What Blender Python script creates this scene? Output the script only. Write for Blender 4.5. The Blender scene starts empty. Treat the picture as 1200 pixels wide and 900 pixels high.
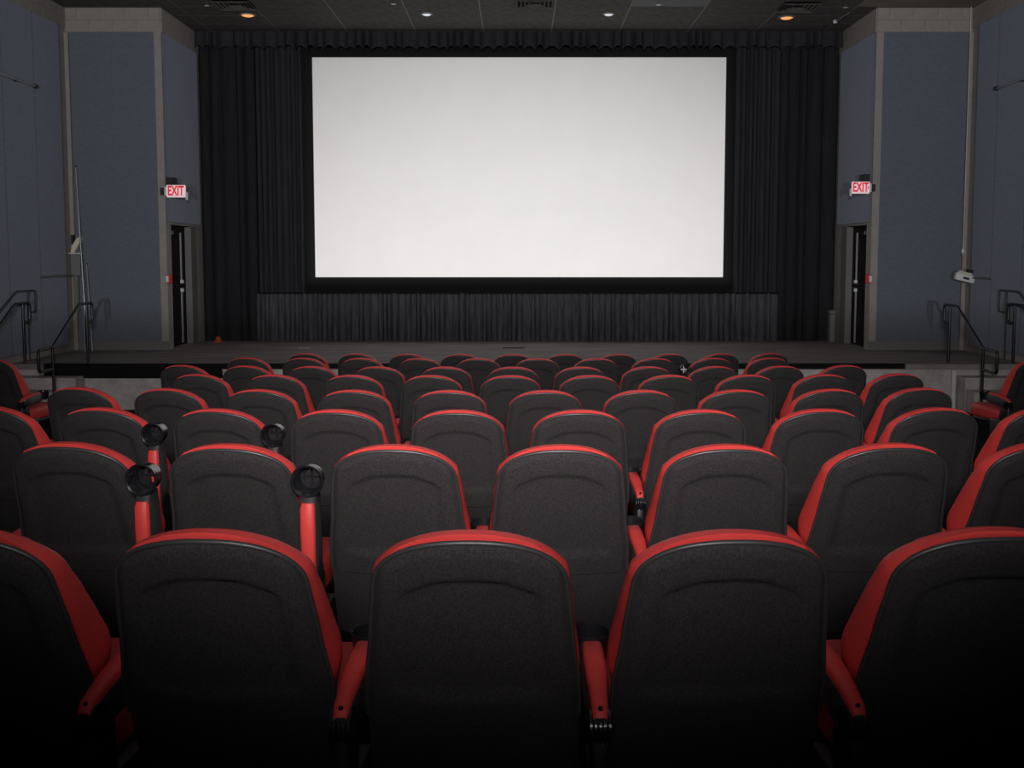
import bpy, bmesh, math, random
from mathutils import Vector, Matrix
random.seed(7)
SC = bpy.context.scene
COL = SC.collection
PI = math.pi

# ------------------------------------------------------------------ camera, world, light
cam_d = bpy.data.cameras.new('camera')
cam = bpy.data.objects.new('camera', cam_d)
COL.objects.link(cam)
cam.location = (0, 0, 2.26)
cam.rotation_euler = (math.radians(90 - 4.5), 0, 0)
cam_d.sensor_width = 36
cam_d.lens = 36
cam_d.shift_x = -8 / 1200
cam_d.shift_y = -54 / 1200
cam_d.clip_start = 0.05
SC.camera = cam

w = bpy.data.worlds.new('world')
SC.world = w
w.use_nodes = True
w.node_tree.nodes['Background'].inputs[0].default_value = (0.55, 0.6, 0.7, 1)
w.node_tree.nodes['Background'].inputs[1].default_value = 0.0

SC.view_settings.view_transform = 'Standard'
SC.view_settings.look = 'None'
SC.view_settings.exposure = 0.0
SC.view_settings.gamma = 1.0
SC.view_settings.use_curve_mapping = False


def spot(name, loc, target, power, size, blend, radius, color):
    d = bpy.data.lights.new(name, 'SPOT')
    d.energy = power
    d.spot_size = math.radians(size)
    d.spot_blend = blend
    d.shadow_soft_size = radius
    d.color = color
    o = bpy.data.objects.new(name, d)
    COL.objects.link(o)
    o.location = loc
    o.rotation_euler = (Vector(target) - Vector(loc)).to_track_quat('-Z', 'Y').to_euler()
    return o


# cinema projector in the booth at the back of the hall, lighting the screen
spot('projector_beam', (0, -13.0, 4.5), (0.0, 19.7, -2.6), 32500, 39, 1.0, 0.012, (1.0, 0.985, 0.98))
# photographer's flash head beside the camera
spot('camera_flash', (0.0, -0.6, 3.1), (0, 10, 4.78), 3500, 82.5, 1.0, 0.45, (1.0, 0.96, 0.95))
# unseen low light at the back of the hall, aimed at the stage end
spot('rear_low_light', (0, -8.0, 2.0), (0, 17, 2.9), 3950, 74, 1.0, 0.12, (0.93, 0.97, 1.0))


# ------------------------------------------------------------------ helpers
def nmat(name, color, rough=0.6, metal=0.0, noise=None, bump=None, emit=None, spec=0.5):
    """procedural material. noise=(scale, amount, stretch)  bump=(scale, strength)"""
    m = bpy.data.materials.new(name)
    m.use_nodes = True
    nt = m.node_tree
    b = nt.nodes['Principled BSDF']
    b.inputs['Base Color'].default_value = (*color, 1)
    b.inputs['Roughness'].default_value = rough
    b.inputs['Metallic'].default_value = metal
    b.inputs['Specular IOR Level'].default_value = spec
    if 'acoustic' in name:
        b.inputs['Diffuse Roughness'].default_value = 1.0
    if emit:
        b.inputs['Emission Color'].default_value = (*emit[0], 1)
        b.inputs['Emission Strength'].default_value = emit[1]
    tc = nt.nodes.new('ShaderNodeTexCoord')
    if noise:
        mp = nt.nodes.new('ShaderNodeMapping')
        mp.inputs['Scale'].default_value = noise[2]
        n = nt.nodes.new('ShaderNodeTexNoise')
        n.inputs['Scale'].default_value = noise[0]
        n.inputs['Detail'].default_value = 4
        n.inputs['Roughness'].default_value = 0.65
        r = nt.nodes.new('ShaderNodeValToRGB')
        lo = [c * (1 - noise[1]) for c in color]
        hi = [min(1, c * (1 + noise[1])) for c in color]
        r.color_ramp.elements[0].color = (*lo, 1)
        r.color_ramp.elements[1].color = (*hi, 1)
        r.color_ramp.elements[0].position = 0.3
        r.color_ramp.elements[1].position = 0.7
        nt.links.new(tc.outputs['Object'], mp.inputs['Vector'])
        nt.links.new(mp.outputs['Vector'], n.inputs['Vector'])
        nt.links.new(n.outputs['Fac'], r.inputs['Fac'])
        nt.links.new(r.outputs['Color'], b.inputs['Base Color'])
    if bump:
        n2 = nt.nodes.new('ShaderNodeTexNoise')
        n2.inputs['Scale'].default_value = bump[0]
        n2.inputs['Detail'].default_value = 3
        bp = nt.nodes.new('ShaderNodeBump')
        bp.inputs['Strength'].default_value = bump[1]
        bp.inputs['Distance'].default_value = 0.004
        nt.links.new(tc.outputs['Object'], n2.inputs['Vector'])
        nt.links.new(n2.outputs['Fac'], bp.inputs['Height'])
        nt.links.new(bp.outputs['Normal'], b.inputs['Normal'])
    return m


ONE = (1, 1, 1)
M = dict(
    fabric=nmat('charcoal_fabric', (0.0255, 0.0230, 0.0240), 0.95, 0, (230, 0.5, (1, 1, .6)), (300, 0.5), spec=0.2),
    trim=nmat('black_edge_plastic', (0.03, 0.029, 0.031), 0.42),
    red=nmat('red_vinyl', (0.60, 0.050, 0.045), 0.5, 0, (9, 0.07, ONE), (160, 0.12), spec=0.35),
    gloss=nmat('black_gloss_plastic', (0.010, 0.010, 0.012), 0.22),
    chrome=nmat('chrome', (0.75, 0.75, 0.77), 0.15, 1.0),
    dark=nmat('dark_metal', (0.012, 0.012, 0.013), 0.45),
    wallfab=nmat('blue_grey_acoustic_fabric', (0.143, 0.155, 0.193), 0.95, 0, (14, 0.16, (1, 1, 9)), (180, 0.6), spec=0.15),
    cmu=nmat('beige_painted_block', (0.27, 0.25, 0.235), 0.8, 0, (6, 0.10, ONE), (60, 0.3), spec=0.3),
    greypaint=nmat('grey_painted_wall', (0.15, 0.15, 0.155), 0.8, 0, (4, 0.15, ONE), spec=0.3),
    ceil=nmat('black_ceiling_tile', (0.092, 0.086, 0.082), 0.9, 0, (7, 0.35, (1, 1, 1)), (90, 0.4), spec=0.2),
    grid=nmat('ceiling_grid', (0.21, 0.195, 0.18), 0.7, spec=0.3),
    greytile=nmat('grey_ceiling_panel', (0.16, 0.16, 0.165), 0.8, spec=0.3),
    tantile=nmat('tan_ceiling_panel', (0.22, 0.19, 0.165), 0.8, 0, (4, 0.15, ONE), spec=0.3),
    drape=nmat('black_velour', (0.020, 0.020, 0.023), 0.95, 0, (5, 0.25, (6, 1, 0.3)), spec=0.1),
    pleat=nmat('charcoal_pleated_cloth', (0.031, 0.031, 0.036), 0.95, 0, (5, 0.25, (6, 1, 0.3)), spec=0.1),
    skirt=nmat('dusty_black_cloth', (0.066, 0.066, 0.074), 0.95, 0, (4, 0.45, (7, 1, 0.6)), spec=0.1),
    mask=nmat('screen_masking', (0.010, 0.010, 0.011), 0.95, spec=0.1),
    screen=nmat('matte_white_screen', (0.80, 0.79, 0.785), 0.9, 0, (1.2, 0.018, ONE), spec=0.1),
    stage=nmat('worn_dark_stage_boards', (0.22, 0.20, 0.193), 0.75, 0, (3.2, 0.55, (0.35, 5, 1)), spec=0.3),
    carpet=nmat('dark_carpet', (0.012, 0.011, 0.012), 1.0, 0, (40, 0.4, ONE), spec=0.1),
    concrete=nmat('concrete', (0.46, 0.43, 0.42), 0.85, 0, (5, 0.22, ONE), (40, 0.3), spec=0.3),
    rail=nmat('black_painted_rail', (0.008, 0.011, 0.013), 0.32),
    railshadow=nmat('rail_shadow_grey', (0.038, 0.040, 0.047), 0.6),  # tone of the handrail shadow, given to solid tubes
    alu=nmat('brushed_aluminium', (0.52, 0.54, 0.56), 0.35, 0.9),
    door=nmat('dark_brown_door', (0.012, 0.009, 0.009), 0.85, spec=.15),
    frame=nmat('grey_door_frame', (0.14, 0.135, 0.13), 0.6),
    white=nmat('white_plastic', (0.62, 0.62, 0.63), 0.5),
    cream=nmat('cream_plastic', (0.62, 0.56, 0.47), 0.6),
    signwhite=nmat('lit_sign_face', (0.8, 0.62, 0.64), 0.5, emit=((1.0, 0.72, 0.76), 0.38)),
    signred=nmat('sign_letters', (0.65, 0.02, 0.03), 0.5, emit=((0.9, 0.02, 0.05), 0.35)),
    alarm=nmat('alarm_red', (0.5, 0.02, 0.02), 0.5),
    lampwarm=nmat('warm_lamp', (1, 0.6, 0.3), 0.5, emit=((1.0, 0.42, 0.14), 0.75)),
    lampcool=nmat('cool_lamp', (0.8, 0.85, 0.9), 0.4, emit=((0.85, 0.92, 1.0), 0.45)),
    orange=nmat('orange_plastic', (0.42, 0.07, 0.03), 0.5),
    paper=nmat('paper', (0.5, 0.48, 0.46), 0.8),
    blue=nmat('blue_tape', (0.02, 0.03, 0.12), 0.5),
)


def link(name, me, mat, parent=None, loc=(0, 0, 0), rot=(0, 0, 0), kind=None):
    o = bpy.data.objects.new(name, me)
    COL.objects.link(o)
    o.location = loc
    o.rotation_euler = rot
    if mat and not me.materials:
        me.materials.append(M[mat])
    if parent:
        o.parent = parent
    if kind:
        o['kind'] = kind
    return o


def tag(o, label, cat=None, group=None):
    o['label'] = label
    if cat:
        o['category'] = cat
    if group:
        o['group'] = group
    return o


def thing(name, label, cat, loc=(0, 0, 0), rot=(0, 0, 0), group=None):
    o = bpy.data.objects.new(name, None)
    COL.objects.link(o)
    o.empty_display_size = 0.1
    o.location = loc
    o.rotation_euler = rot
    return tag(o, label, cat, group)


def tomesh(bm, name, smooth=None):
    bmesh.ops.recalc_face_normals(bm, faces=bm.faces)
    me = bpy.data.meshes.new(name)
    bm.to_mesh(me)
    bm.free()
    if smooth is not None:
        for p in me.polygons:
            p.use_smooth = True
        me.set_sharp_from_angle(angle=math.radians(smooth))
    return me


def box_bm(bm, x0, x1, y0, y1, z0, z1, bevel=0.0, seg=1):
    vs = [bm.verts.new((x, y, z)) for z in (z0, z1) for y in (y0, y1) for x in (x0, x1)]
    f = [(0, 1, 3, 2), (4, 6, 7, 5), (0, 4, 5, 1), (2, 3, 7, 6), (0, 2, 6, 4), (1, 5, 7, 3)]
    fs = [bm.faces.new([vs[i] for i in q]) for q in f]
    if bevel:
        es = list({e for q in fs for e in q.edges})
        bmesh.ops.bevel(bm, geom=es, offset=bevel, segments=seg, profile=0.5, affect='EDGES')


def box(name, x0, x1, y0, y1, z0, z1, mat, parent=None, bevel=0.0, seg=1, kind=None):
    """box mesh, coordinates in the parent's space"""
    bm = bmesh.new()
    cx, cy, cz = (x0 + x1) / 2, (y0 + y1) / 2, z0
    box_bm(bm, x0 - cx, x1 - cx, y0 - cy, y1 - cy, 0, z1 - z0, bevel, seg)
    return link(name, tomesh(bm, name, 35 if bevel else None), mat, parent, (cx, cy, cz), kind=kind)


def round_path(pts, r, n=5):
    out = [Vector(pts[0])]
    for i in range(1, len(pts) - 1):
        p = Vector(pts[i])
        a = (Vector(pts[i - 1]) - p)
        b = (Vector(pts[i + 1]) - p)
        k = min(r, a.length * 0.45, b.length * 0.45)
        s = p + a.normalized() * k
        e = p + b.normalized() * k
        for j in range(n + 1):
            t = j / n
            out.append((1 - t) ** 2 * s + 2 * t * (1 - t) * p + t * t * e)
    out.append(Vector(pts[-1]))
    return out


def tube_bm(bm, pts, r, seg=10, closed=False):
    pts = [Vector(p) for p in pts]
    n = len(pts)
    rings = []
    up = None
    for i in range(n):
        if closed:
            d = pts[(i + 1) % n] - pts[i - 1]
        else:
            d = pts[min(i + 1, n - 1)] - pts[max(i - 1, 0)]
        d.normalize()
        if up is None:
            up = d.orthogonal().normalized()
        else:
            up = (up - d * up.dot(d)).normalized()
        s = d.cross(up)
        rings.append([bm.verts.new(pts[i] + r * (math.cos(2 * PI * k / seg) * up + math.sin(2 * PI * k / seg) * s)) for k in range(seg)])
    m = n if closed else n - 1
    for i in range(m):
        a, b = rings[i], rings[(i + 1) % n]
        for k in range(seg):
            bm.faces.new((a[k], a[(k + 1) % seg], b[(k + 1) % seg], b[k]))
    if not closed:
        bm.faces.new(rings[0][::-1])
        bm.faces.new(rings[-1])


def tube(name, pts, r, mat, parent=None, seg=10, corner=0.0, kind=None):
    bm = bmesh.new()
    if corner:
        pts = round_path(pts, corner)
    tube_bm(bm, pts, r, seg)
    return link(name, tomesh(bm, name, 40), mat, parent, kind=kind)


def lathe_bm(bm, prof, seg=24, mtx=None, caps=True):
    """prof: list of (r, z)"""
    rings = []
    for r, z in prof:
        ring = []
        for k in range(seg):
            a = 2 * PI * k / seg
            v = Vector((r * math.cos(a), r * math.sin(a), z))
            ring.append(bm.verts.new(mtx @ v if mtx else v))
        rings.append(ring)
    for a, b in zip(rings, rings[1:]):
        for k in range(seg):
            bm.faces.new((a[k], a[(k + 1) % seg], b[(k + 1) % seg], b[k]))
    if caps:
        bm.faces.new(rings[0][::-1])
        bm.faces.new(rings[-1])


def lathe(name, prof, mat, parent=None, loc=(0, 0, 0), rot=(0, 0, 0), seg=24, smooth=40):
    bm = bmesh.new()
    lathe_bm(bm, prof, seg)
    return link(name, tomesh(bm, name, smooth), mat, parent, loc, rot)


def interp(tab, x):
    if x <= tab[0][0]:
        return tab[0][1]
    for (a, b), (c, d) in zip(tab, tab[1:]):
        if x <= c:
            t = (x - a) / (c - a)
            t = t * t * (3 - 2 * t) * 0.5 + t * 0.5
            return b + (d - b) * t
    return tab[-1][1]


# ------------------------------------------------------------------ hall dimensions
ROWS_Y = [2.17, 3.46, 4.75, 6.04, 7.32, 8.61, 9.90, 11.18]
ROWS_TOP = [1.672, 1.624, 1.553, 1.478, 1.420, 1.343, 1.288, 1.208]
SEAT_TOP = 1.02
STAGE_Z = 0.68
STAGE_Y = 15.1
PANEL_Y = 17.45          # front-facing panelled walls either side of the stage
RET_X = 5.98             # return walls with the exit doors
SIDE_X = 7.58
CEIL = 6.40
BACK_Y = -10.0
UP_Y = 20.15             # wall behind the screen

FLOOR = [(BACK_Y, ROWS_TOP[0] - SEAT_TOP + 0.0516 * (ROWS_Y[0] - BACK_Y))]
FLOOR += [(y, t - SEAT_TOP) for y, t in zip(ROWS_Y, ROWS_TOP)]
FLOOR += [(STAGE_Y, 0.0)]


def floor_z(y):
    for (a, b), (c, d) in zip(FLOOR, FLOOR[1:]):
        if y <= c:
            return b + (d - b) * (y - a) / (c - a)
    return FLOOR[-1][1]


# floor: sloping strip mesh with thickness
bm = bmesh.new()
top = [[bm.verts.new((x, y, z)) for x in (-SIDE_X, SIDE_X)] for y, z in FLOOR]
bot = [[bm.verts.new((x, y, -0.3)) for x in (-SIDE_X, SIDE_X)] for y, z in FLOOR]
for i in range(len(FLOOR) - 1):
    bm.faces.new((top[i][0], top[i][1], top[i + 1][1], top[i + 1][0]))
    bm.faces.new((bot[i][0], bot[i + 1][0], bot[i + 1][1], bot[i][1]))
    for s in (0, 1):
        bm.faces.new((top[i][s], top[i + 1][s], bot[i + 1][s], bot[i][s]))
bm.faces.new((top[0][0], bot[0][0], bot[0][1], top[0][1]))
bm.faces.new((top[-1][0], top[-1][1], bot[-1][1], bot[-1][0]))
floor = link('floor', tomesh(bm, 'floor'), 'carpet', kind='structure')
tag(floor, 'dark sloping carpeted floor under the seats')

# ceiling
ceil = box('ceiling', -SIDE_X - .2, SIDE_X + .2, BACK_Y, UP_Y, CEIL + 0.006, CEIL + 0.25, 'grid', kind='structure')
tag(ceil, 'black tiled ceiling with a thin grid')
TW, TD = 1.25, 0.625
tile_me = {}


def tile_mesh(wx, wy, mat):
    k = (round(wx, 3), round(wy, 3), mat)
    if k not in tile_me:
        b = bmesh.new()
        box_bm(b, -wx / 2, wx / 2, -wy / 2, wy / 2, 0, 0.007, 0.002)
        tile_me[k] = tomesh(b, 'ceiling_tile')
        tile_me[k].materials.append(M[mat])
    return tile_me[k]


gap = 0.022
for j in range(12):
    y0 = 19.85 - (j + 1) * TD
    for i in range(-7, 7):
        x0 = -0.65 + i * TW
        x1 = x0 + TW
        lim = RET_X - 0.02 if y0 + TD > PANEL_Y - .02 else SIDE_X - 0.02
        a, b_ = max(x0, -lim), min(x1, lim)
        if b_ - a < 0.12:
            continue
        mt = 'ceil'
        if i == 2 and j in (4,):
            mt = 'greytile'
        if i == 6 and j in (4, 5):
            mt = 'tantile'
        if i == 5 and j == 4 :
            mt = 'tantile'
        t = link('ceiling_tile', tile_mesh(b_ - a - gap, TD - gap, mt), None, ceil, ((a + b_) / 2, y0 + TD / 2, CEIL - (CEIL + 0.03)))
        t.matrix_parent_inverse = Matrix.Identity(4)
        t.location = Vector(((a + b_) / 2, y0 + TD / 2, CEIL)) - ceil.location

# ------------------------------------------------------------------ walls
wr_ = bpy.data.objects.new('wall_rear', None)
COL.objects.link(wr_)
wr_['kind'] = 'structure'
wr_.location = (0, BACK_Y, 0)
tag(wr_, 'grey rear wall of the hall with an added projection port')
PX, PZ0, PZ1 = .372, 4.252, 4.645          # unseen projection port, added and sized to clip the beam to the screen
for (a, b_, c, d) in ((-SIDE_X - .2, -PX, -.3, CEIL + .25), (PX, SIDE_X + .2, -.3, CEIL + .25), (-PX, PX, -.3, PZ0), (-PX, PX, PZ1, CEIL + .25)):
    box('wall_section', a, b_, -.02, 0.0, c, d, 'greypaint', wr_)
hw = box('wall_light_block', -SIDE_X, SIDE_X, -1.6, -1.45, floor_z(-1.45) - .1, 1.803, 'greypaint', kind='structure')  # unseen parapet, added to keep the low rear light off the seats
tag(hw, 'low grey parapet wall added behind the camera to block the rear light')
wall_up = box('wall_front', -RET_X - .2, RET_X + .2, UP_Y, UP_Y + .2, -.3, CEIL + .25, 'mask', kind='structure')
block_me = {}


def block_mesh(wx, wz):
    k = (round(wx, 3), round(wz, 3))
    if k not in block_me:
        b = bmesh.new()
        box_bm(b, -wx / 2, wx / 2, 0, 0.02, 0, wz, 0.0015)
        block_me[k] = tomesh(b, 'concrete_block')
        block_me[k].materials.append(M['cmu'])
    return block_me[k]


def child_at(o, parent, loc, rz=0):
    o.parent = parent
    o.location = Vector(loc) - parent.location
    o.rotation_euler = (0, 0, rz)


def blocks(parent, p0, p1, nrm_rz, z0, z1, skip=0.0):
    """two courses of painted blocks between plan points p0 and p1; nrm_rz turns the block's +Y face side"""
    p0 = Vector((*p0, 0)); p1 = Vector((*p1, 0))
    L = (p1 - p0).length
    d = (p1 - p0) / L
    h = (z1 - z0) / 2
    for c in range(2):
        s = -0.2 if c else 0.0
        while s < L - 0.01:
            a, b_ = max(s, 0), min(s + 0.4, L)
            if b_ - a > 0.05:
                m = p0 + d * (a + b_) / 2
                o = bpy.data.objects.new('concrete_block', block_mesh(b_ - a - 0.003, h - 0.003))
                COL.objects.link(o)
                child_at(o, parent, (m.x, m.y, z0 + c * h + .003), nrm_rz)
            s += 0.4


def panel(parent, x0, x1, y0, y1, z0, z1):
    o = box('acoustic_panel', x0, x1, y0, y1, z0, z1, 'wallfab', bevel=0.002)
    l = o.location.copy()
    o.parent = parent
    o.location = l - parent.location
    return o


for s, side in ((-1, 'left'), (1, 'right')):
    # long side wall
    wl = box('wall_' + side, min(s * SIDE_X, s * (SIDE_X + .2)), max(s * SIDE_X, s * (SIDE_X + .2)), BACK_Y, PANEL_Y, -.3, CEIL + .25, 'cmu', kind='structure')
    tag(wl, 'long beige block side wall covered with blue-grey panels')
    xa, xb = sorted((s * SIDE_X, s * (SIDE_X - 0.05)))
    edges = [17.10, 16.17 + (0.2 if s > 0 else 0), 15.17 + (.2 if s > 0 else 0)]
    while edges[-1] > -8:
        edges.append(edges[-1] - 1.22)
    for a, b_ in zip(edges[1:], edges):
        fz = 0.80 if b_ > STAGE_Y else floor_z((a + b_) / 2) + 0.25
        zs = [fz, 3.45, 4.9, 6.05] if b_ < 16.5 and b_ > 14 else [fz, 3.45, 6.05]
        if b_ > 16.9:
            zs = [0.80, 6.05]
        for z0, z1 in zip(zs, zs[1:]):
            panel(wl, xa, xb, a + .016, b_ - .016, z0 + (.0005 if z0 > 1 else 0), z1 - .0005)
    for a in edges[1:4]:
        o = box('panel_joint', xa + (0 if s < 0 else .03), xb - (.03 if s < 0 else 0), a - .016, a + .016, .82, 6.05, 'mask')
        l = o.location.copy(); o.parent = wl; o.location = l - wl.location
    cp = box('trim_%d' % (4 if s < 0 else 5), *sorted((s * SIDE_X, s * (SIDE_X - .07))), PANEL_Y - .07, PANEL_Y, STAGE_Z, 6.0, 'cmu', bevel=.008, kind='structure')
    tag(cp, 'beige corner post where the side wall meets the panelled wall')
    if s < 0:
        blocks(wl, (-SIDE_X, 13.0), (-SIDE_X, PANEL_Y), -PI / 2, 6.06, CEIL)
    else:
        blocks(wl, (SIDE_X, 13.0), (SIDE_X, PANEL_Y), PI / 2, 6.06, CEIL)
    # front-facing panelled wall
    x0, x1 = sorted((s * RET_X, s * (SIDE_X + .2)))
    wp = box('wall_%s_front' % side, x0, x1, PANEL_Y, PANEL_Y + .2, -.3, CEIL + .25, 'cmu', kind='structure')
    tag(wp, 'beige block wall beside the stage with tall blue-grey panels')
    xi, xm, xo = s * (RET_X + .115), s * 6.80, s * (SIDE_X - .085)
    for a, b_ in ((xi, xm), (xm, xo)):
        a, b_ = sorted((a, b_))
        for z0, z1 in ((0.84, 4.2445), (4.245, 6.0)):
            panel(wp, a + .003, b_ - .003, PANEL_Y - .05, PANEL_Y, z0, z1)
    a, b_ = sorted((s * RET_X, s * SIDE_X))
    blocks(wp, (a, PANEL_Y), (b_, PANEL_Y), PI, 6.01, CEIL)
    # skirting
    bb = box('baseboard_%s_front' % side, a + (.0 if s > 0 else 0), b_, PANEL_Y - .03, PANEL_Y, STAGE_Z, STAGE_Z + .15, 'frame', kind='structure')
    # return wall with the exit door (leaves an opening)
    x0, x1 = sorted((s * RET_X, s * (RET_X + .2)))
    DY0, DY1, DZ = 17.66, 18.72, 2.82
    wr = box('wall_%s_return' % side, x0, x1, DY1 + .3, UP_Y, -.3, CEIL + .25, 'cmu', kind='structure')
    tag(wr, 'return wall between the exit door and the stage curtain')
    o = box('wall_over_door', x0, x1, PANEL_Y + .2, DY1 + .3, DZ, CEIL + .25, 'cmu')
    l = o.location.copy(); o.parent = wr; o.location = l - wr.location
    xa, xb = sorted((s * RET_X, s * (RET_X - 0.05)))
    panel(wr, xa, xb, PANEL_Y + .06, 19.2, 2.86, 6.0)
    blocks(wr, (s * RET_X, PANEL_Y), (s * RET_X, 19.6), -PI / 2 if s < 0 else PI / 2, 6.01, CEIL)
    # exit door
    dn = bpy.data.objects.new('door_%d' % (1 if s < 0 else 2), None)
    COL.objects.link(dn)
    dn.location = (s * RET_X, (DY0 + DY1) / 2, STAGE_Z)
    dn['kind'] = 'structure'
    tag(dn, 'dark exit door with a push bar and silver vertical rods, beside the %s' % ('leaning poles' if s < 0 else 'white wall device'))
    hy = (DY1 - DY0) / 2
    H = DZ - STAGE_Z

    def dpart(name, xa, xb, ya, yb, za, zb, mat, bevel=0.0):
        xa, xb = sorted((xa, xb))
        return box(name, xa, xb, ya, yb, za, zb, mat, dn, bevel)
    dpart('leaf', s * .10, s * .145, -hy, hy, 0.01, H - .01, 'door', .004)
    dpart('jamb', s * -.012, s * .2, hy, hy + .30, 0, H, 'frame', .006)
    dpart('jamb', s * -.012, s * .19, -hy - .01 , -hy, 0, H, 'frame')
    dpart('door_head', s * .0, s * .19, -hy, hy, H - .015, H, 'door')
    # vertical rod exit device
    yr = 0.25
    bar = dpart('push_bar', s * .03, s * .07, -hy + .06, yr + .03, 1.04, 1.10, 'gloss', .006)
    for za, zb in ((1.13, H - .12), (0.04, .99)):
        dpart('latch_rod', s * .07, s * .10, yr - .012, yr + .014, za, zb, 'alu', .003)
    for za in (1.115, 0.965):
        dpart('rod_case', s * .05, s * .10, yr - .03, yr + .03, za, za + .06, 'white', .004)
    dpart('door_closer', s * .04, s * .10, -hy + .06, -hy + .30, H - .16, H - .10, 'alu', .006)
    dpart('threshold', s * .0, s * .19, -hy, hy, 0, .012, 'alu')

# ------------------------------------------------------------------ stage
stage = box('floor_stage', -SIDE_X, SIDE_X, STAGE_Y, UP_Y, 0.60, STAGE_Z, 'stage', kind='structure')
tag(stage, 'worn dark wooden stage floor in front of the screen')
face = box('wall_stage_face', -SIDE_X, SIDE_X, STAGE_Y + .03, STAGE_Y + .25, -.1, 0.60, 'concrete', kind='structure')
tag(face, 'low pale concrete wall below the stage edge')
n1 = box('trim_1', -4.4, 5.72, STAGE_Y - .025, STAGE_Y + .10, .615, STAGE_Z + .006, 'mask', kind='structure')
tag(n1, 'black nosing strip along the stage edge')
n2 = box('trim_2', -7.03, -4.4, STAGE_Y - .03, STAGE_Y + .10, .475, STAGE_Z + .004, 'mask', kind='structure')
tag(n2, 'deep black fascia board at the stage edge near the leaning poles')
n3 = box('trim_3', 6.41, 6.46, STAGE_Y - .05, STAGE_Y + .03, .0, .60, 'white', kind='structure')
tag(n3, 'white corner strip on the concrete stage face under the handrail post')

for s in (-1, 1):
    st = bpy.data.objects.new('stage_steps', None)
    COL.objects.link(st)
    st.location = (s * 7.0, 14.5, 0)
    tag(st, 'concrete steps up to the stage on the %s side' % ('leaning poles' if s < 0 else 'white wall device'), 'steps')
    for k in range(3):
        yb = 15.1 - k * 0.30
        zt = 0.51 - 0.17 * k
        x0, x1 = -.50, .55
        box('step', x0, x1, yb - .30 - 14.5, yb - 14.5 + (.028 if k == 0 else -.002), floor_z(yb - .15) - .0 , zt, 'concrete', st, .006)

# ------------------------------------------------------------------ screen, masking and drapes
scr = thing('cinema_screen', 'large blank white cinema screen in a flat black masking border', 'screen', (0, 19.66, STAGE_Z))
o = box('screen_surface', -3.905, 3.92, .04, .08, 1.88 - STAGE_Z, 6.025 - STAGE_Z, 'screen', scr)
o['label'] = 'matte white projection surface'
for (a, b_, c, d) in ((-4.11, -3.905, 0, 4.64), (3.92, 4.11, 0, 4.64), (-3.905, 3.92, 0, .32), (-3.905, 3.92, 4.465, 4.64)):
    box('masking_panel', a, b_, -.02, .03, c + 1.56 - STAGE_Z, d + 1.56 - STAGE_Z, 'mask', scr)
for x in (-3.6, 0, 3.6):
    box('support_post', x - .05, x + .05, .09, .19, 0, 5.2, 'dark', scr)


def drape(name, x0, x1, z0, z1, y, amp, wl, mat, label, seed, rag=0.0, cat='curtain', flare=0.0, nz=6):
    rnd = random.Random(seed)
    ph, t = [], x0
    xs = [x0]
    while t < x1:
        wv = wl * rnd.uniform(.6, 1.5)
        for k in range(1, 7):
            xs.append(t + wv * k / 6)
        ph.append((t, wv, amp * rnd.uniform(.45, 1.25)))
        t += wv
    sc = (x1 - x0) / (xs[-1] - x0)
    cx = (x0 + x1) / 2
    bm = bmesh.new()
    front, n = [], len(xs)
    pts = []
    for i, xx in enumerate(xs):
        q, u = divmod(i, 6)
        if q >= len(ph):
            q, u = len(ph) - 1, 6
        off = ph[q][2] * (max(0, math.sin(PI * u / 6)) ** .6)
        pts.append(((xx - x0) * sc + x0 - cx, off, q, u))
    for layer in (0, 0.012):
        cols = []
        for (xx, off, q, u) in pts:
            zlow = z0 + rag * (math.sin(PI * u / 6) - .5) * (0.6 + 0.8 * random.Random(seed * 99 + q).random())
            col = []
            for j in range(nz + 1):
                v = j / nz
                z = zlow + (z1 - zlow) * v
                k = 1 + flare * (1 - v)
                col.append(bm.verts.new((xx, -off * k + layer, z - z0)))
            cols.append(col)
        front.append(cols)
    a, b_ = front
    for i in range(n - 1):
        for j in range(nz):
            bm.faces.new((a[i][j], a[i + 1][j], a[i + 1][j + 1], a[i][j + 1]))
            bm.faces.new((b_[i][j], b_[i][j + 1], b_[i + 1][j + 1], b_[i + 1][j]))
        bm.faces.new((a[i][0], b_[i][0], b_[i + 1][0], a[i + 1][0]))
        bm.faces.new((a[i][nz], a[i + 1][nz], b_[i + 1][nz], b_[i][nz]))
    for i in (0, n - 1):
        for j in range(nz):
            bm.faces.new((a[i][j], a[i][j + 1], b_[i][j + 1], b_[i][j]))
    o = link(name, tomesh(bm, name, 70), mat, None, (cx, y, z0))
    return tag(o, label, cat)


drape('stage_curtain', -5.97, -4.93, STAGE_Z, 6.38, 19.42, 0.10, .26, 'drape', 'full-length black stage curtain next to the exit door with leaning poles', 3)
drape('stage_curtain', 4.88, 5.97, STAGE_Z, 6.38, 19.42, 0.10, .26, 'drape', 'full-length black stage curtain next to the exit door under the arrowed sign', 4)
drape('pleated_curtain', -4.95, -4.08, 1.58, 6.38, 19.55, 0.06, .085, 'pleat', 'finely pleated charcoal curtain between screen and curtain, leaning poles side', 5)
drape('pleated_curtain', 4.08, 4.92, 1.58, 6.38, 19.55, 0.06, .085, 'pleat', 'finely pleated charcoal curtain between screen and curtain, white wall device side', 6)
drape('stage_skirt', -4.97, 4.92, STAGE_Z, 1.585, 19.40, 0.05, .11, 'skirt', 'gathered dusty black skirt hanging below the screen', 8, flare=.8)
drape('valance_curtain', -5.97, 5.97, 6.10, 6.395, 19.22, 0.10, .19, 'pleat', 'gathered black valance with scalloped hem along the top of the screen', 9, rag=.05, flare=.5)
tag(tube('skirt_batten', [(-4.98, 19.36, 1.585), (4.93, 19.36, 1.585)], .018, 'mask'), 'black batten holding the gathered skirt below the screen', 'batten')

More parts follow.
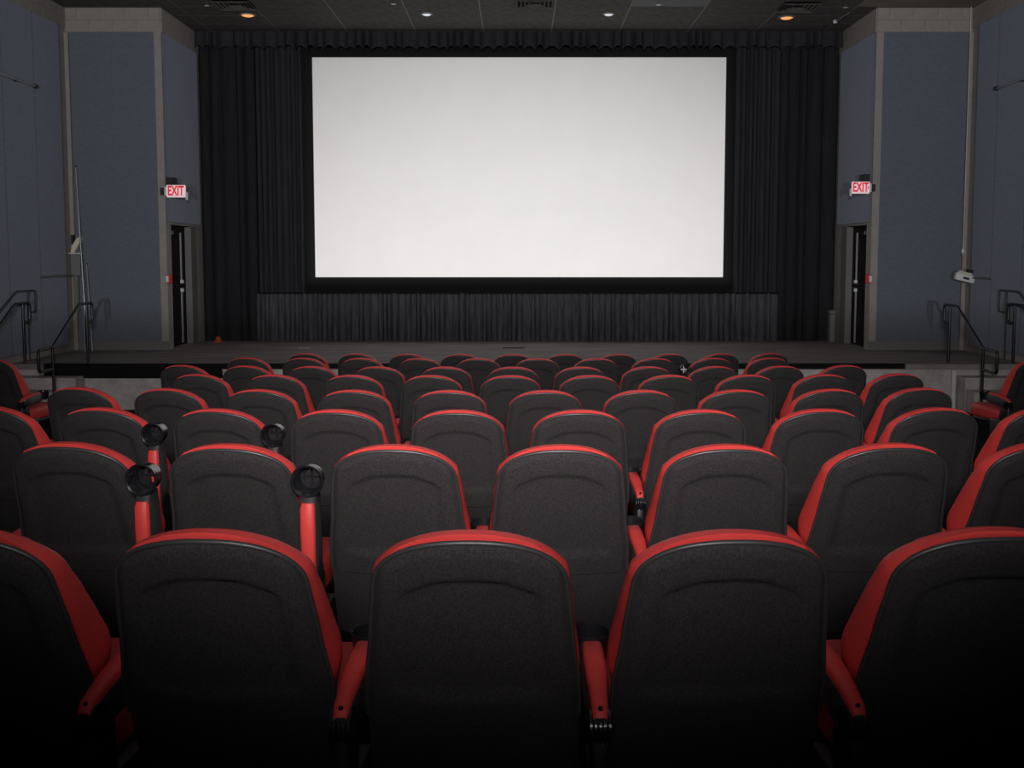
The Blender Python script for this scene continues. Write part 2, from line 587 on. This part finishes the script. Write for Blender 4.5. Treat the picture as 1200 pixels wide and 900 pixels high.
# ------------------------------------------------------------------ cinema chairs
RC = math.radians(20)
CR, SR = math.cos(RC), math.sin(RC)


def back_pt(x, h, f):
    """point of the reclined back: x across, h down from the top, f forward of the shell"""
    return Vector((x, h * SR + f * CR, SEAT_TOP - h * CR + f * SR - .02))


WT = [(0, .2135), (.10, .2135), (.25, .228), (.42, .247), (.55, .25), (.80, .25)]


def wid(h):
    return interp(WT, h)


def arch(u, lift=-0.004):
    return lift + 0.125 * (1 - math.sqrt(max(0, 1 - min(1, abs(u)) ** 2.2)))


def sstep(a, b, x):
    t = max(0, min(1, (x - a) / (b - a)))
    return t * t * (3 - 2 * t)


def shell_f(u, h):
    """rear surface offset (negative is rearward), with the embossed recess"""
    bulge = -0.022 * (1 - u * u)
    top_in = .082 + .05 * (abs(u) / .7) ** 2.4
    ins = sstep(top_in, top_in + .013, h) * (1 - sstep(.64, .76, abs(u))) * (1 - sstep(.40, .425, h))
    rim = 0.016 * sstep(.90, 1.0, abs(u))
    hd = h - arch(u)
    rim += 0.016 * (1 - sstep(0, .018, hd))
    return bulge + .015 * ins + rim - .012


def make_shell():
    NU, NV = 36, 40
    bm = bmesh.new()
    HB = .50
    g = []
    for j in range(NV + 1):
        v = j / NV
        row = []
        for i in range(NU + 1):
            u = -1 + 2 * i / NU
            u = math.sin(u * PI / 2)
            h0 = arch(u)
            h = h0 + (HB - h0) * v
            row.append(bm.verts.new(back_pt(u * wid(h), h, shell_f(u, h))))
        g.append(row)
    for j in range(NV):
        for i in range(NU):
            bm.faces.new((g[j][i], g[j][i + 1], g[j + 1][i + 1], g[j + 1][i]))
    # wrap the border forward
    bd = [g[j][0] for j in range(NV, 0, -1)] + g[0] + [g[j][NU] for j in range(1, NV + 1)] + [g[NV][i] for i in range(NU - 1, 0, -1)]
    fw = [bm.verts.new(Vector((v.co.x * .985, v.co.y + CR * .014, v.co.z + SR * .014 - .006))) for v in bd]
    n = len(bd)
    for k in range(n):
        bm.faces.new((bd[k], bd[(k + 1) % n], fw[(k + 1) % n], fw[k]))
    c = bm.verts.new(back_pt(0, .25, .006))
    for k in range(n):
        bm.faces.new((fw[k], fw[(k + 1) % n], c))
    return tomesh(bm, 'back_shell', 50)


def make_shell_trim():
    bm = bmesh.new()
    pts = []
    for j in range(24, 0, -1):
        h = arch(1) + (.50 - arch(1)) * j / 24
        pts.append(back_pt(-wid(h) * 1.0, h, .004))
    for i in range(41):
        u = -1 + 2 * i / 40
        u = math.sin(u * PI / 2)
        pts.append(back_pt(u * wid(arch(u)), arch(u), -.022 * (1 - u * u) + .004))
    for j in range(1, 25):
        h = arch(1) + (.50 - arch(1)) * j / 24
        pts.append(back_pt(wid(h), h, .004))
    tube_bm(bm, pts, .0062, 8)
    return tomesh(bm, 'shell_trim', 60)


def make_lower_panel():
    bm = bmesh.new()
    g = []
    for j in range(9):
        h = .503 + (.78 - .503) * j / 8
        row = []
        for i in range(13):
            u = -1 + 2 * i / 12
            row.append(bm.verts.new(back_pt(u * wid(h), h, -.022 * (1 - u * u) - .012 + .016 * sstep(.9, 1, abs(u)))))
        g.append(row)
    back = [[bm.verts.new(v.co + Vector((0, .03, 0))) for v in r] for r in g]
    for j in range(8):
        for i in range(12):
            bm.faces.new((g[j][i], g[j][i + 1], g[j + 1][i + 1], g[j + 1][i]))
            bm.faces.new((back[j][i], back[j + 1][i], back[j + 1][i + 1], back[j][i + 1]))
    for j in range(8):
        for i in (0, 12):
            bm.faces.new((g[j][i], g[j + 1][i], back[j + 1][i], back[j][i]))
    for i in range(12):
        for j in (0, 8):
            bm.faces.new((g[j][i], g[j][i + 1], back[j][i + 1], back[j][i]))
    return tomesh(bm, 'lower_back_panel', 50)


TT = [(0, .046), (.10, .078), (.20, .104), (.30, .130), (.36, .142), (.42, .125), (.46, .08), (.485, .03)]


DROOP = .34


def cushion_pt(u, h, k, grow=0.0):
    """k 0..1 from rear edge to the front face"""
    T = interp(TT, h)
    x = u * (wid(h) + .003 + grow - .014 * sstep(.38, .48, h))
    h += DROOP * k * T * (1 - sstep(.02, .26, h))
    return back_pt(x, h, .006 + k * T)


def make_back_cushion(u0=-1.0, u1=1.0, lift=0.0, grow=0.0, hb=.485, name='back_cushion'):
    NU, NV = 24, 22
    bm = bmesh.new()
    ks = [0, .45, .85, 1.0]
    ring_layers = []
    # front surface
    g = []
    for j in range(NV + 1):
        v = j / NV
        row = []
        for i in range(NU + 1):
            u = math.sin(PI / 2 * (u0 + (u1 - u0) * i / NU))
            h0 = arch(u) - .001 - lift
            h = h0 + (hb - h0) * v
            edge = max(sstep(.86, 1, abs(u)), 1 - sstep(0, .03, h - h0))
            if u0 > -.9:
                edge = max(edge, .25 * sstep(.93, 1, abs((u - (u0 + u1) / 2) / ((u1 - u0) / 2))))
            p = cushion_pt(u * (1 - .0 * edge), h, 1.0 + grow * 1.4 - .16 * edge, 0)
            row.append(bm.verts.new(p))
        g.append(row)
    for j in range(NV):
        for i in range(NU):
            bm.faces.new((g[j][i], g[j][i + 1], g[j + 1][i + 1], g[j + 1][i]))
    ids = [(j, 0) for j in range(NV, 0, -1)] + [(0, i) for i in range(NU + 1)] + [(j, NU) for j in range(1, NV + 1)] + [(NV, i) for i in range(NU - 1, 0, -1)]
    bd = [g[j][i] for j, i in ids]
    rings = [bd]
    for kk in (.72, .36, .0):
        r = []
        for (j, i) in ids:
            u = math.sin(PI / 2 * (u0 + (u1 - u0) * i / NU))
            h0 = arch(u) - .001 - lift
            h = h0 + (hb - h0) * j / NV
            gr = .004 if 0 < kk < .8 else (0.0 if kk else -.004)
            hh = h - (.006 if 0 < kk < .8 else 0) * (1 - j / NV)
            r.append(bm.verts.new(cushion_pt(u, hh, kk, gr if abs(u) > .95 else 0)))
        rings.append(r)
    n = len(bd)
    for a, b_ in zip(rings, rings[1:]):
        for k in range(n):
            bm.faces.new((a[k], a[(k + 1) % n], b_[(k + 1) % n], b_[k]))
    bm.faces.new(rings[-1])
    return tomesh(bm, name, 60)


def make_cap():
    # raised head pad wrapped over the middle of the top edge
    bm = bmesh.new()
    NU = 20
    U = .74
    prof = [(.004, .0), (.0, .0), (-.0, .25), (.0, .6), (.004, .9), (.03, 1.09), (.10, 1.10), (.17, 1.07), (.20, .96)]
    g = []
    for (dh, kk) in prof:
        row = []
        for i in range(NU + 1):
            u = U * math.sin(PI / 2 * (-1 + 2 * i / NU))
            e = sstep(.97, 1.0, abs(u) / U)
            lift = .0065 * (1 - e * .65)
            h = max(arch(u) - .001 - lift + dh, -.03)
            hh = max(h, 0)
            T = interp(TT, hh)
            h += DROOP * kk * T * (1 - sstep(.02, .26, hh))
            row.append(bm.verts.new(back_pt(u * (wid(hh) + .003), h, .004 + kk * T)))
        g.append(row)
    for j in range(len(prof) - 1):
        for i in range(NU):
            bm.faces.new((g[j][i], g[j][i + 1], g[j + 1][i + 1], g[j + 1][i]))
    # close underneath
    n = len(prof)
    bd = g[0] + [g[j][NU] for j in range(1, n)] + [g[n - 1][i] for i in range(NU - 1, -1, -1)] + [g[j][0] for j in range(n - 2, 0, -1)]
    c = bm.verts.new(back_pt(0, .09, .03))
    for k in range(len(bd)):
        bm.faces.new((bd[k], bd[(k + 1) % len(bd)], c))
    return tomesh(bm, 'head_pad', 60)


def make_seat_cushion():
    bm = bmesh.new()
    box_bm(bm, -.238, .238, .245, .75, .355, .475, .035, 3)
    for v in bm.verts:
        if v.co.z > .44:
            v.co.z += .02 * sstep(.3, .7, v.co.y)
    return tomesh(bm, 'seat_cushion', 60)


def make_pan():
    bm = bmesh.new()
    box_bm(bm, -.225, .225, .275, .72, .325, .36, .012, 2)
    box_bm(bm, -.10, .10, .30, .55, .0, .335, .012, 2)
    return tomesh(bm, 'seat_pan', 50)


P = .578


def make_standard():
    """upright with hinge hub, at the gap beside the seat"""
    bm = bmesh.new()
    box_bm(bm, -.023, .023, .03, .30, .02, .40, .012, 2)
    box_bm(bm, -.027, .027, -.02, .38, 0, .025, .006, 1)
    box_bm(bm, -.020, .020, .02, .14, .38, .54, .01, 2)
    return tomesh(bm, 'standard', 50)


PIV = Vector((0, .05, .56))


def make_hub():
    bm = bmesh.new()
    prof = []
    x = -.026
    for k in range(5):
        prof += [(.036, x), (.042, x + .002), (.042, x + .0075), (.036, x + .0102)]
        x += .0104
    lathe_bm(bm, prof, 20, Matrix.Translation(PIV) @ Matrix.Rotation(PI / 2, 4, 'Y'))
    return tomesh(bm, 'hinge_hub', 40)


def make_arm():
    """armrest body along +Y from the pivot, pad on top (+Z)"""
    bm = bmesh.new()
    secs = [(-.03, .018, -.03, .034), (.03, .024, -.035, .047), (.11, .027, -.03, .062), (.27, .0275, -.022, .062), (.325, .027, -.015, .060)]
    rings = []
    for (y, wx, zb, zt) in secs:
        ch = .008
        rings.append([bm.verts.new(p) for p in ((-wx + ch, y, zb), (wx - ch, y, zb), (wx, y, zb + ch), (wx, y, zt - ch), (wx - ch, y, zt), (-wx + ch, y, zt), (-wx, y, zt - ch), (-wx, y, zb + ch))])
    for a, b_ in zip(rings, rings[1:]):
        for k in range(8):
            bm.faces.new((a[k], a[(k + 1) % 8], b_[(k + 1) % 8], b_[k]))
    bm.faces.new(rings[0][::-1])
    bm.faces.new(rings[-1])
    return tomesh(bm, 'armrest', 45)


def make_pad():
    bm = bmesh.new()
    secs = [(-.028, .015, .020, .040), (-.005, .018, .036, .056), (.04, .020, .046, .066), (.11, .0245, .058, .076), (.20, .0255, .060, .079), (.278, .0245, .058, .077), (.296, .021, .056, .070)]
    rings = []
    for (y, wx, zb, zt) in secs:
        ch = .007
        rings.append([bm.verts.new(p) for p in ((-wx, y, zb), (wx, y, zb), (wx, y, zt - ch), (wx - ch, y, zt), (-wx + ch, y, zt), (-wx, y, zt - ch))])
    for a, b_ in zip(rings, rings[1:]):
        for k in range(6):
            bm.faces.new((a[k], a[(k + 1) % 6], b_[(k + 1) % 6], b_[k]))
    bm.faces.new(rings[0][::-1])
    bm.faces.new(rings[-1])
    return tomesh(bm, 'armrest_pad', 60)


def make_screw():
    bm = bmesh.new()
    lathe_bm(bm, [(.006, 0), (.006, .006), (.004, .008)], 10, Matrix.Translation((0, -.012, .047)) @ Matrix.Rotation(.7, 4, 'X'))
    return tomesh(bm, 'screw', 40)


CUP_R = .054


def make_cup():
    bm = bmesh.new()
    o = Matrix.Translation((0, .318 + CUP_R, -.012))
    prof = [(CUP_R * .80, 0), (CUP_R * .90, .02), (CUP_R * .98, .062), (CUP_R * 1.04, .068), (CUP_R * 1.06, .076), (CUP_R * 1.0, .080), (CUP_R * .90, .076), (CUP_R * .86, .060), (CUP_R * .74, .008), (CUP_R * .5, .006), (CUP_R * .5, 0)]
    lathe_bm(bm, prof, 28, o, caps=False)
    # the ring bottom closes onto itself
    return tomesh(bm, 'cup_holder', 45)


def make_cup_cross():
    bm = bmesh.new()
    c = Vector((0, .318 + CUP_R, 0))
    r = CUP_R * .6
    box_bm(bm, -r, r, c.y - .004, c.y + .004, -.010, -.002)
    box_bm(bm, -.004, .004, c.y - r, c.y + r, -.0105, -.0025)
    return tomesh(bm, 'cup_rib')


ME = dict(shell=make_shell(), strim=make_shell_trim(), lower=make_lower_panel(), cush=make_back_cushion(), cap=make_cap(),
          seat=make_seat_cushion(), pan=make_pan(), std=make_standard(), hub=make_hub(), arm=make_arm(), pad=make_pad(), screw=make_screw(), cup=make_cup(), rib=make_cup_cross())
ME['rib_glint'] = ME['rib'].copy()  # white copy: the glint on one cup holder is put into its colour
for k, m in dict(shell='fabric', strim='trim', lower='fabric', cush='red', cap='red', seat='red', pan='dark', std='dark', hub='gloss', arm='trim', pad='red', screw='gloss', cup='gloss', rib='gloss', rib_glint='white').items():
    ME[k].materials.append(M[m])


def sub(name, key, parent, loc=(0, 0, 0), rot=(0, 0, 0)):
    o = bpy.data.objects.new(name, ME[key])
    COL.objects.link(o)
    o.parent = parent
    o.location = loc
    o.rotation_euler = rot
    return o


def add_arm(t, x, up, glint=False):
    st = sub('standard', 'std', t, (x, 0, 0))
    sub('hinge_hub', 'hub', st)
    a = sub('armrest', 'arm', t, (x, PIV.y, PIV.z), (math.radians(92 if up else 3), 0, 0))
    if up:
        a.location.z -= .035
    sub('armrest_pad', 'pad', a)
    sub('screw', 'screw', a)
    sub('cup_holder', 'cup', a)
    sub('cup_rib', 'rib_glint' if glint else 'rib', a)


ORD = ['first', 'second', 'third', 'fourth', 'fifth', 'sixth', 'seventh', 'eighth', 'ninth', 'tenth', 'eleventh', 'twelfth']
ROWN = ['eight', 'seven', 'six', 'five', 'four', 'three', 'two', 'one']
# (x of one seat, number of seats to its left, number to its right, gaps with a raised armrest)
ROWX = [(-.108, 2, 2), (.145, 3, 3), (-.29, 4, 5), (.16, 5, 4), (-.06, 4, 5), (-.05, 5, 5), (.18, 5, 4), (-.065, 4, 5)]
RAISED = {(1, -3), (1, -2), (2, -3), (2, -2), (6, 2)}
CURV = 17.0


def place_seat(x, row, label, group, up, left_arm, glint=False, up_left=False, y=None, rz=None):
    y = y or ROWS_Y[row] + x * x / (2 * CURV)
    rz = x / CURV if rz is None else rz
    t = thing('cinema_chair', label, 'chair', (x, y, floor_z(y)), (0, 0, rz), group)
    sub('back_shell', 'shell', t)
    sub('shell_trim', 'strim', t)
    sub('lower_back_panel', 'lower', t)
    c = sub('back_cushion', 'cush', t)
    sub('head_pad', 'cap', c)
    sub('seat_cushion', 'seat', t)
    sub('seat_pan', 'pan', t)
    add_arm(t, P / 2, up, glint)
    if left_arm:
        add_arm(t, -P / 2, up_left)
    return t


for r, (x0, nl, nr) in enumerate(ROWX):
    for i in range(-nl, nr + 1):
        n = i + nl
        lab = 'red-edged black cinema chair, row %s from the stage, %s from the leaning poles wall' % (ROWN[r], ORD[n])
        place_seat(x0 + i * P, r, lab, 'cinema chairs in row %s from the stage' % ROWN[r], (r, i) in RAISED, i == -nl, glint=(r == 6 and i == 2))
place_seat(5.04, 6, 'red-edged black cinema chair alone across the aisle near the white wall device', 'cinema chairs across the side aisles', False, True, y=9.85, rz=.16)
place_seat(-5.12, 6, 'red-edged black cinema chair alone across the aisle near the leaning poles', 'cinema chairs across the side aisles', False, True, y=9.85, rz=-.1)


# ------------------------------------------------------------------ handrails at the stage steps
def handrail(name, x, dy, dz, mat, label, r=.021, foot=True, stage_only=False):
    t = thing(name, label, 'handrail', (x, 15.2 + dy, STAGE_Z))
    oy, oz = 15.2, STAGE_Z
    q = lambda y, z: (0, y - oy, z - oz + dz)
    if stage_only:  # tubes bent to the outline of the handrail's shadow
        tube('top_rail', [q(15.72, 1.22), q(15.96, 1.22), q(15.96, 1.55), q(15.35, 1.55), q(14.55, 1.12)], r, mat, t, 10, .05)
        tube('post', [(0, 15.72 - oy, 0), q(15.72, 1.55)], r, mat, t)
    else:
        tube('top_rail', [q(15.26, 1.27), q(15.46, 1.27), q(15.46, 1.55), q(15.02, 1.55), q(14.12, 1.0), q(13.70, .99), q(13.70, .70), q(14.10, .70)], r, mat, t, 10, .05)
        tube('post', [(0, 15.26 - oy, 0), q(15.26, 1.55)], r, mat, t)
        tube('post', [(0, 14.12 - oy, floor_z(14.12 + dy) - oz - .0), q(14.12, 1.0)], r, mat, t)
    return t


handrail('handrail', 6.43, 0, 0, 'rail', 'black tubular handrail at the stage edge over the white corner strip')
handrail('handrail', 7.40, 0, .01, 'rail', 'black tubular handrail against the wall beside the white wall device')
handrail('handrail', -6.40, -.12, .03, 'rail', 'black tubular handrail running down the steps in front of the leaning poles')
handrail('handrail', -7.34, -.12, .03, 'rail', 'black tubular handrail against the wall on the leaning poles side')
handrail('wall_rail', 7.49, 0, .2, 'railshadow', 'dim grey tube standing in for the handrail shadow by the wall, white device side', .014, stage_only=True)  # added grey tubes stand for the handrail shadows on both side walls
handrail('wall_rail', -7.49, -.1, .2, 'railshadow', 'dim grey tube standing in for the handrail shadow by the wall, leaning poles side', .014, stage_only=True)

# ------------------------------------------------------------------ exit signs
def text_mesh(body, size, depth):
    cu = bpy.data.curves.new('txt', 'FONT')
    cu.body = body
    cu.size = size
    cu.extrude = depth
    cu.align_x = 'CENTER'
    cu.align_y = 'CENTER'
    cu.resolution_u = 2
    cu.offset = size * .028
    o = bpy.data.objects.new('txt', cu)
    COL.objects.link(o)
    dg = bpy.context.evaluated_depsgraph_get()
    me = bpy.data.meshes.new_from_object(o.evaluated_get(dg))
    bpy.data.objects.remove(o)
    return me


def exit_sign(s, x0, x1, z0, z1, label):
    y = 17.30
    cx = (x0 + x1) / 2
    wv, h = (x1 - x0) / 2, z1 - z0
    t = thing('exit_sign', label, 'exit sign', (cx, y, z0))
    # housing: rounded lozenge plate
    bm = bmesh.new()
    box_bm(bm, -wv * .86, wv * .86, 0, .05, 0.0, h, .012, 2)
    link('housing', tomesh(bm, 'housing', 45), 'signwhite', t)
    box('end_cap', *sorted((s * wv * .86, s * wv * 1.06)), .005, .06, h * .12, h * .86, 'white', t, .006)
    box('lamp_bracket', *sorted((-s * wv * 1.06, -s * wv * .86)), .0, .04, -h * .22, h * .42, 'white', t, .006)
    m = text_mesh('EXIT', h * 1.08, .002)
    for v in m.vertices:
        v.co.x *= .60
    link('lettering', m, 'signred', t, (0 if s < 0 else -wv * .04, -.003, h * .5), (PI / 2, 0, 0))
    if s > 0:
        bm = bmesh.new()
        a, b_ = wv * .66, wv * .80
        pts = [(a, h * .36), (b_, h * .5), (a, h * .64)]
        f0 = [bm.verts.new((x, -.004, z)) for x, z in pts]
        f1 = [bm.verts.new((x, .002, z)) for x, z in pts]
        bm.faces.new(f0); bm.faces.new(f1[::-1])
        for k in range(3):
            bm.faces.new((f0[k], f0[(k + 1) % 3], f1[(k + 1) % 3], f1[k]))
        link('arrow', tomesh(bm, 'arrow'), 'signred', t)
    # bracket back to the wall corner
    box('wall_mount', *sorted((s * wv * .55, s * wv * 1.5)), .05, .16, h * .2, h * .8, 'dark', t)
    box('black_box', *sorted((s * wv * .20, s * wv * .86)), .0, .20, h * 1.0, h * 1.62, 'dark', t, .006)


exit_sign(-1, -5.935, -5.565, 3.262, 3.468, 'lit white exit sign with red letters over the door by the leaning poles')
exit_sign(1, 5.56, 5.905, 3.325, 3.525, 'lit white exit sign with red letters and a small arrow')

for s in (-1, 1):
    t = thing('fire_alarm', 'small red and white fire alarm beside the exit door, %s side' % ('leaning poles' if s < 0 else 'white wall device'), 'fire alarm', (s * 5.94, 17.40, 1.82))
    box('back_plate', -.05, .05, -.0, .05, 0, .15, 'alarm', t, .006)
    box('strobe', *sorted((s * .0, s * .045)), -.02, .0, .02, .13, 'white', t, .004)
    box('pull_handle', *sorted((-s * .045, -s * .01)), -.02, .0, .05, .10, 'alarm', t, .004)

# ------------------------------------------------------------------ things in the corners
# leaning poles
for k, (a, b_, lab) in enumerate((((-7.44, 17.36, 3.78), (-7.19, 17.0, STAGE_Z), 'tallest silver pole leaning in the corner beside the grey box'),
                                  ((-7.30, 17.34, 2.15), (-7.13, 17.05, STAGE_Z), 'short silver pole leaning beside the tall silver pole'),
                                  ((-7.37, 17.34, 1.75), (-7.25, 17.04, STAGE_Z), 'shortest silver pole leaning nearest the side wall'))):
    A, B = Vector(a), Vector(b_)
    t = thing('leaning_pole', lab, 'pole', B)
    tube('shaft', [(0, 0, 0.012), A - B], .013 if k == 0 else .010, 'alu', t, 10)
    tube('pole_cap', [(A - B) * .995, (A - B) * 1.006], .016, 'dark', t, 10)
# grey box with shelf and cream wedge, left corner
t = thing('wall_box', 'grey metal box with a white shelf in the corner by the poles', 'box', (-7.47, 17.33, 1.95))
box('cabinet', -.075, .085, -.05, .04, 0, .36, 'greytile', t, .008)
box('shelf', -.08, .12, -.10, .04, .365, .385, 'white', t, .003)
box('conduit', -.05, .03, -.03, .04, -.60, 0, 'frame', t, .01)
t = thing('cream_wedge', 'cream plastic wedge standing on the shelf of the grey box', 'device', (-7.47, 17.33, 2.338))
bm = bmesh.new()
pts = [(-.07, 0), (-.01, 0), (.11, .20), (.11, .27), (.04, .24), (-.04, .12)]
f0 = [bm.verts.new((x, -.06, z)) for x, z in pts]
f1 = [bm.verts.new((x, .03, z)) for x, z in pts]
bm.faces.new(f0[::-1]); bm.faces.new(f1)
for k in range(6):
    bm.faces.new((f0[k], f0[(k + 1) % 6], f1[(k + 1) % 6], f1[k]))
bmesh.ops.bevel(bm, geom=bm.edges[:], offset=.006, segments=1, affect='EDGES')
link('body', tomesh(bm, 'body'), 'cream', t)
box('dark_backing', -.07, -.02, -.02, .03, .14, .30, 'dark', t, .004)
# bars along the side walls
for s in (-1, 1):
    y0, y1 = (16.05, 17.25) if s < 0 else (16.25, 16.95)
    t = thing('wall_bar', 'grey horizontal bar on the side wall, %s' % ('ending at the grey box' if s < 0 else 'ending at the white wall device'), 'bar', (s * 7.50, y0, 1.955 if s < 0 else 1.925))
    tube('tube', [(0, 0, 0), (0, y1 - y0, 0)], .018, 'frame', t)
    for yy in (.04, y1 - y0 - .1):
        box('bracket', *sorted((s * .0, s * .035)), yy, yy + .03, -.02, .02, 'frame', t)
    # upper rod with dark end cap
    ya, yb = (13.6, 16.06) if s < 0 else (13.6, 16.25)
    t = thing('wall_rod', 'shiny metal rod high on the side wall, %s side' % ('leaning poles' if s < 0 else 'white wall device'), 'rod', (s * 7.48, ya, 4.90))
    tube('tube', [(0, 0, 0), (0, yb - ya, 0)], .020, 'alu', t)
    tube('end_cap', [(0, yb - ya, 0), (0, yb - ya + .06, 0)], .034, 'dark', t)
    for yy in (.5, 1.9):
        box('bracket', *sorted((0, s * .05)), yy, yy + .04, -.025, .025, 'dark', t)
# white device, right corner
t = thing('wall_device', 'tilted white plastic device with a dark slot in the wall corner', 'device', (7.36, 16.98, 1.86), (0, math.radians(14), 0))
box('body', -.16, .16, -.06, .06, 0.0, .13, 'white', t, .02, 2)
box('slot', -.04, .06, -.064, -.05, .04, .075, 'dark', t)
box('lid', -.13, .10, -.05, .05, .13, .16, 'cream', t, .008)
box('mount', .02, .12, .0, .05, .16, .22, 'dark', t, .006)
t = thing('pull_cord', 'white cord with a small pull handle hanging in the wall corner', 'cord', (7.49, 17.33, 2.32))
tube('cord', [(0, 0, .10), (0, 0, CEIL - 2.32)], .005, 'white', t, 6)
lathe('handle', [(.010, 0), (.024, .02), (.026, .05), (.012, .09), (.008, .11)], 'white', t, seg=12)
# small things on the stage floor
t = thing('orange_object', 'small orange-red object on the stage by the curtain', 'object', (-5.62, 19.08, STAGE_Z))
lathe('base', [(.10, 0), (.10, .02), (.06, .035)], 'orange', t, seg=14)
lathe('knob', [(.06, .03), (.045, .09), (.02, .11)], 'orange', t, seg=14)
tag(box('paper_scrap', -3.86, -3.66, 17.74, 17.86, STAGE_Z, STAGE_Z + .006, 'paper', bevel=.002), 'pale paper scrap lying on the stage boards', 'paper')
tag(box('blue_tape', -6.45, -6.02, 17.20, 17.24, STAGE_Z, STAGE_Z + .004, 'blue', bevel=.001), 'strip of blue tape on the stage floor by the exit door', 'tape')
tag(box('cardboard_scrap', -.28, .10, 17.75, 17.86, STAGE_Z, STAGE_Z + .008, 'door', bevel=.002), 'flat dark scrap lying on the middle of the stage', 'scrap')
t = thing('floor_box', 'grey box standing by the curtain and the exit door frame', 'box', (5.84, 19.10, STAGE_Z))
box('body', -.05, .05, -.08, .08, 0, .52, 'frame', t, .01)
box('cap', -.06, .06, -.09, .09, .52, .60, 'frame', t, .02)

# ------------------------------------------------------------------ ceiling fixtures
CZ = CEIL
for (x, y, lab) in ((-4.66, 17.15, 'square black ceiling vent over the curtain near the leaning poles'), (.26, 17.08, 'square black ceiling vent over the middle of the screen'), (4.62, 17.30, 'square black ceiling vent over the curtain near the white device')):
    t = thing('ceiling_vent', lab, 'vent', (x, y, CZ - .05), group=None)
    for k, rr in enumerate((.30, .235, .17, .105)):
        bm = bmesh.new()
        z0 = .01 * k
        o_, i_ = rr, rr - .022
        vs = []
        for q, z in ((o_, z0 + .012), (o_, z0), (i_, z0 + .01), (i_, z0 + .022)):
            vs.append([bm.verts.new((sx * q, sy * q, z)) for sx, sy in ((-1, -1), (1, -1), (1, 1), (-1, 1))])
        for a in range(4):
            A, B = vs[a], vs[(a + 1) % 4]
            for c in range(4):
                bm.faces.new((A[c], A[(c + 1) % 4], B[(c + 1) % 4], B[c]))
        link('louvre_ring', tomesh(bm, 'louvre_ring'), 'ceil', t)
    box('duct_plate', -.29, .29, -.29, .29, .044, .05, 'mask', t)
for (x, y, mt, lab) in ((-4.64, 17.90, 'lampwarm', 'glowing orange downlight in the ceiling by the leaning poles side'), (4.63, 18.08, 'lampwarm', 'glowing orange downlight in the ceiling by the white device side'),
                        (-1.57, 17.83, 'lampcool', 'pale white downlight in the ceiling over the screen, leaning poles side'), (1.53, 17.83, 'lampcool', 'pale white downlight in the ceiling over the screen, white device side')):
    t = thing('downlight', lab, 'downlight', (x, y, CZ - .02))
    rr = .115 if mt == 'lampwarm' else .085
    bm = bmesh.new()
    lathe_bm(bm, [(rr, .018), (rr + .03, .018), (rr + .03, .006), (rr, 0), (rr - .012, .012), (rr - .012, .018)], 24, caps=False)
    link('ring', tomesh(bm, 'ring', 40), 'grid', t)
    lathe('lens', [(rr - .012, .004), (rr * .6, -.012), (.01, -.02)], mt, t, seg=24)
    d = bpy.data.lights.new('downlight_glow', 'SPOT')
    d.energy = 9 if mt == 'lampwarm' else 5
    d.spot_size = math.radians(120)
    d.spot_blend = 1
    d.color = (1, .6, .35) if mt == 'lampwarm' else (.9, .95, 1)
    d.shadow_soft_size = .06
    lo = bpy.data.objects.new('lamp_light', d)
    COL.objects.link(lo)
    lo.parent = t
    lo.location = (0, 0, -.05)
for (x, y, lab) in ((-5.08, 17.05, 'tiny pale sprinkler head near the vent on the leaning poles side'), (-2.03, 16.95, 'tiny pale sprinkler head between the vents, leaning poles side'), (2.27, 17.0, 'tiny pale sprinkler head on the grey ceiling panel'), (5.36, 17.18, 'tiny pale sprinkler head near the vent on the white device side')):
    t = thing('sprinkler_head', lab, 'sprinkler', (x, y, CZ - .06))
    lathe('stem', [(.016, .012), (.016, .06)], 'chrome', t, seg=12)
    lathe('deflector', [(.035, 0), (.045, .004), (.030, .012)], 'white', t, seg=16)
t = thing('ceiling_pipe', 'short pale pipe with end fitting on the ceiling above the exit sign', 'pipe', (5.54, 17.66, CZ - .03))
tube('pipe', [(.02, 0, 0), (-.01, .62, 0)], .012, 'frame', t)
lathe('fitting', [(.03, -.03), (.04, 0), (.02, .03)], 'white', t, (-.01, .62, 0), seg=12)
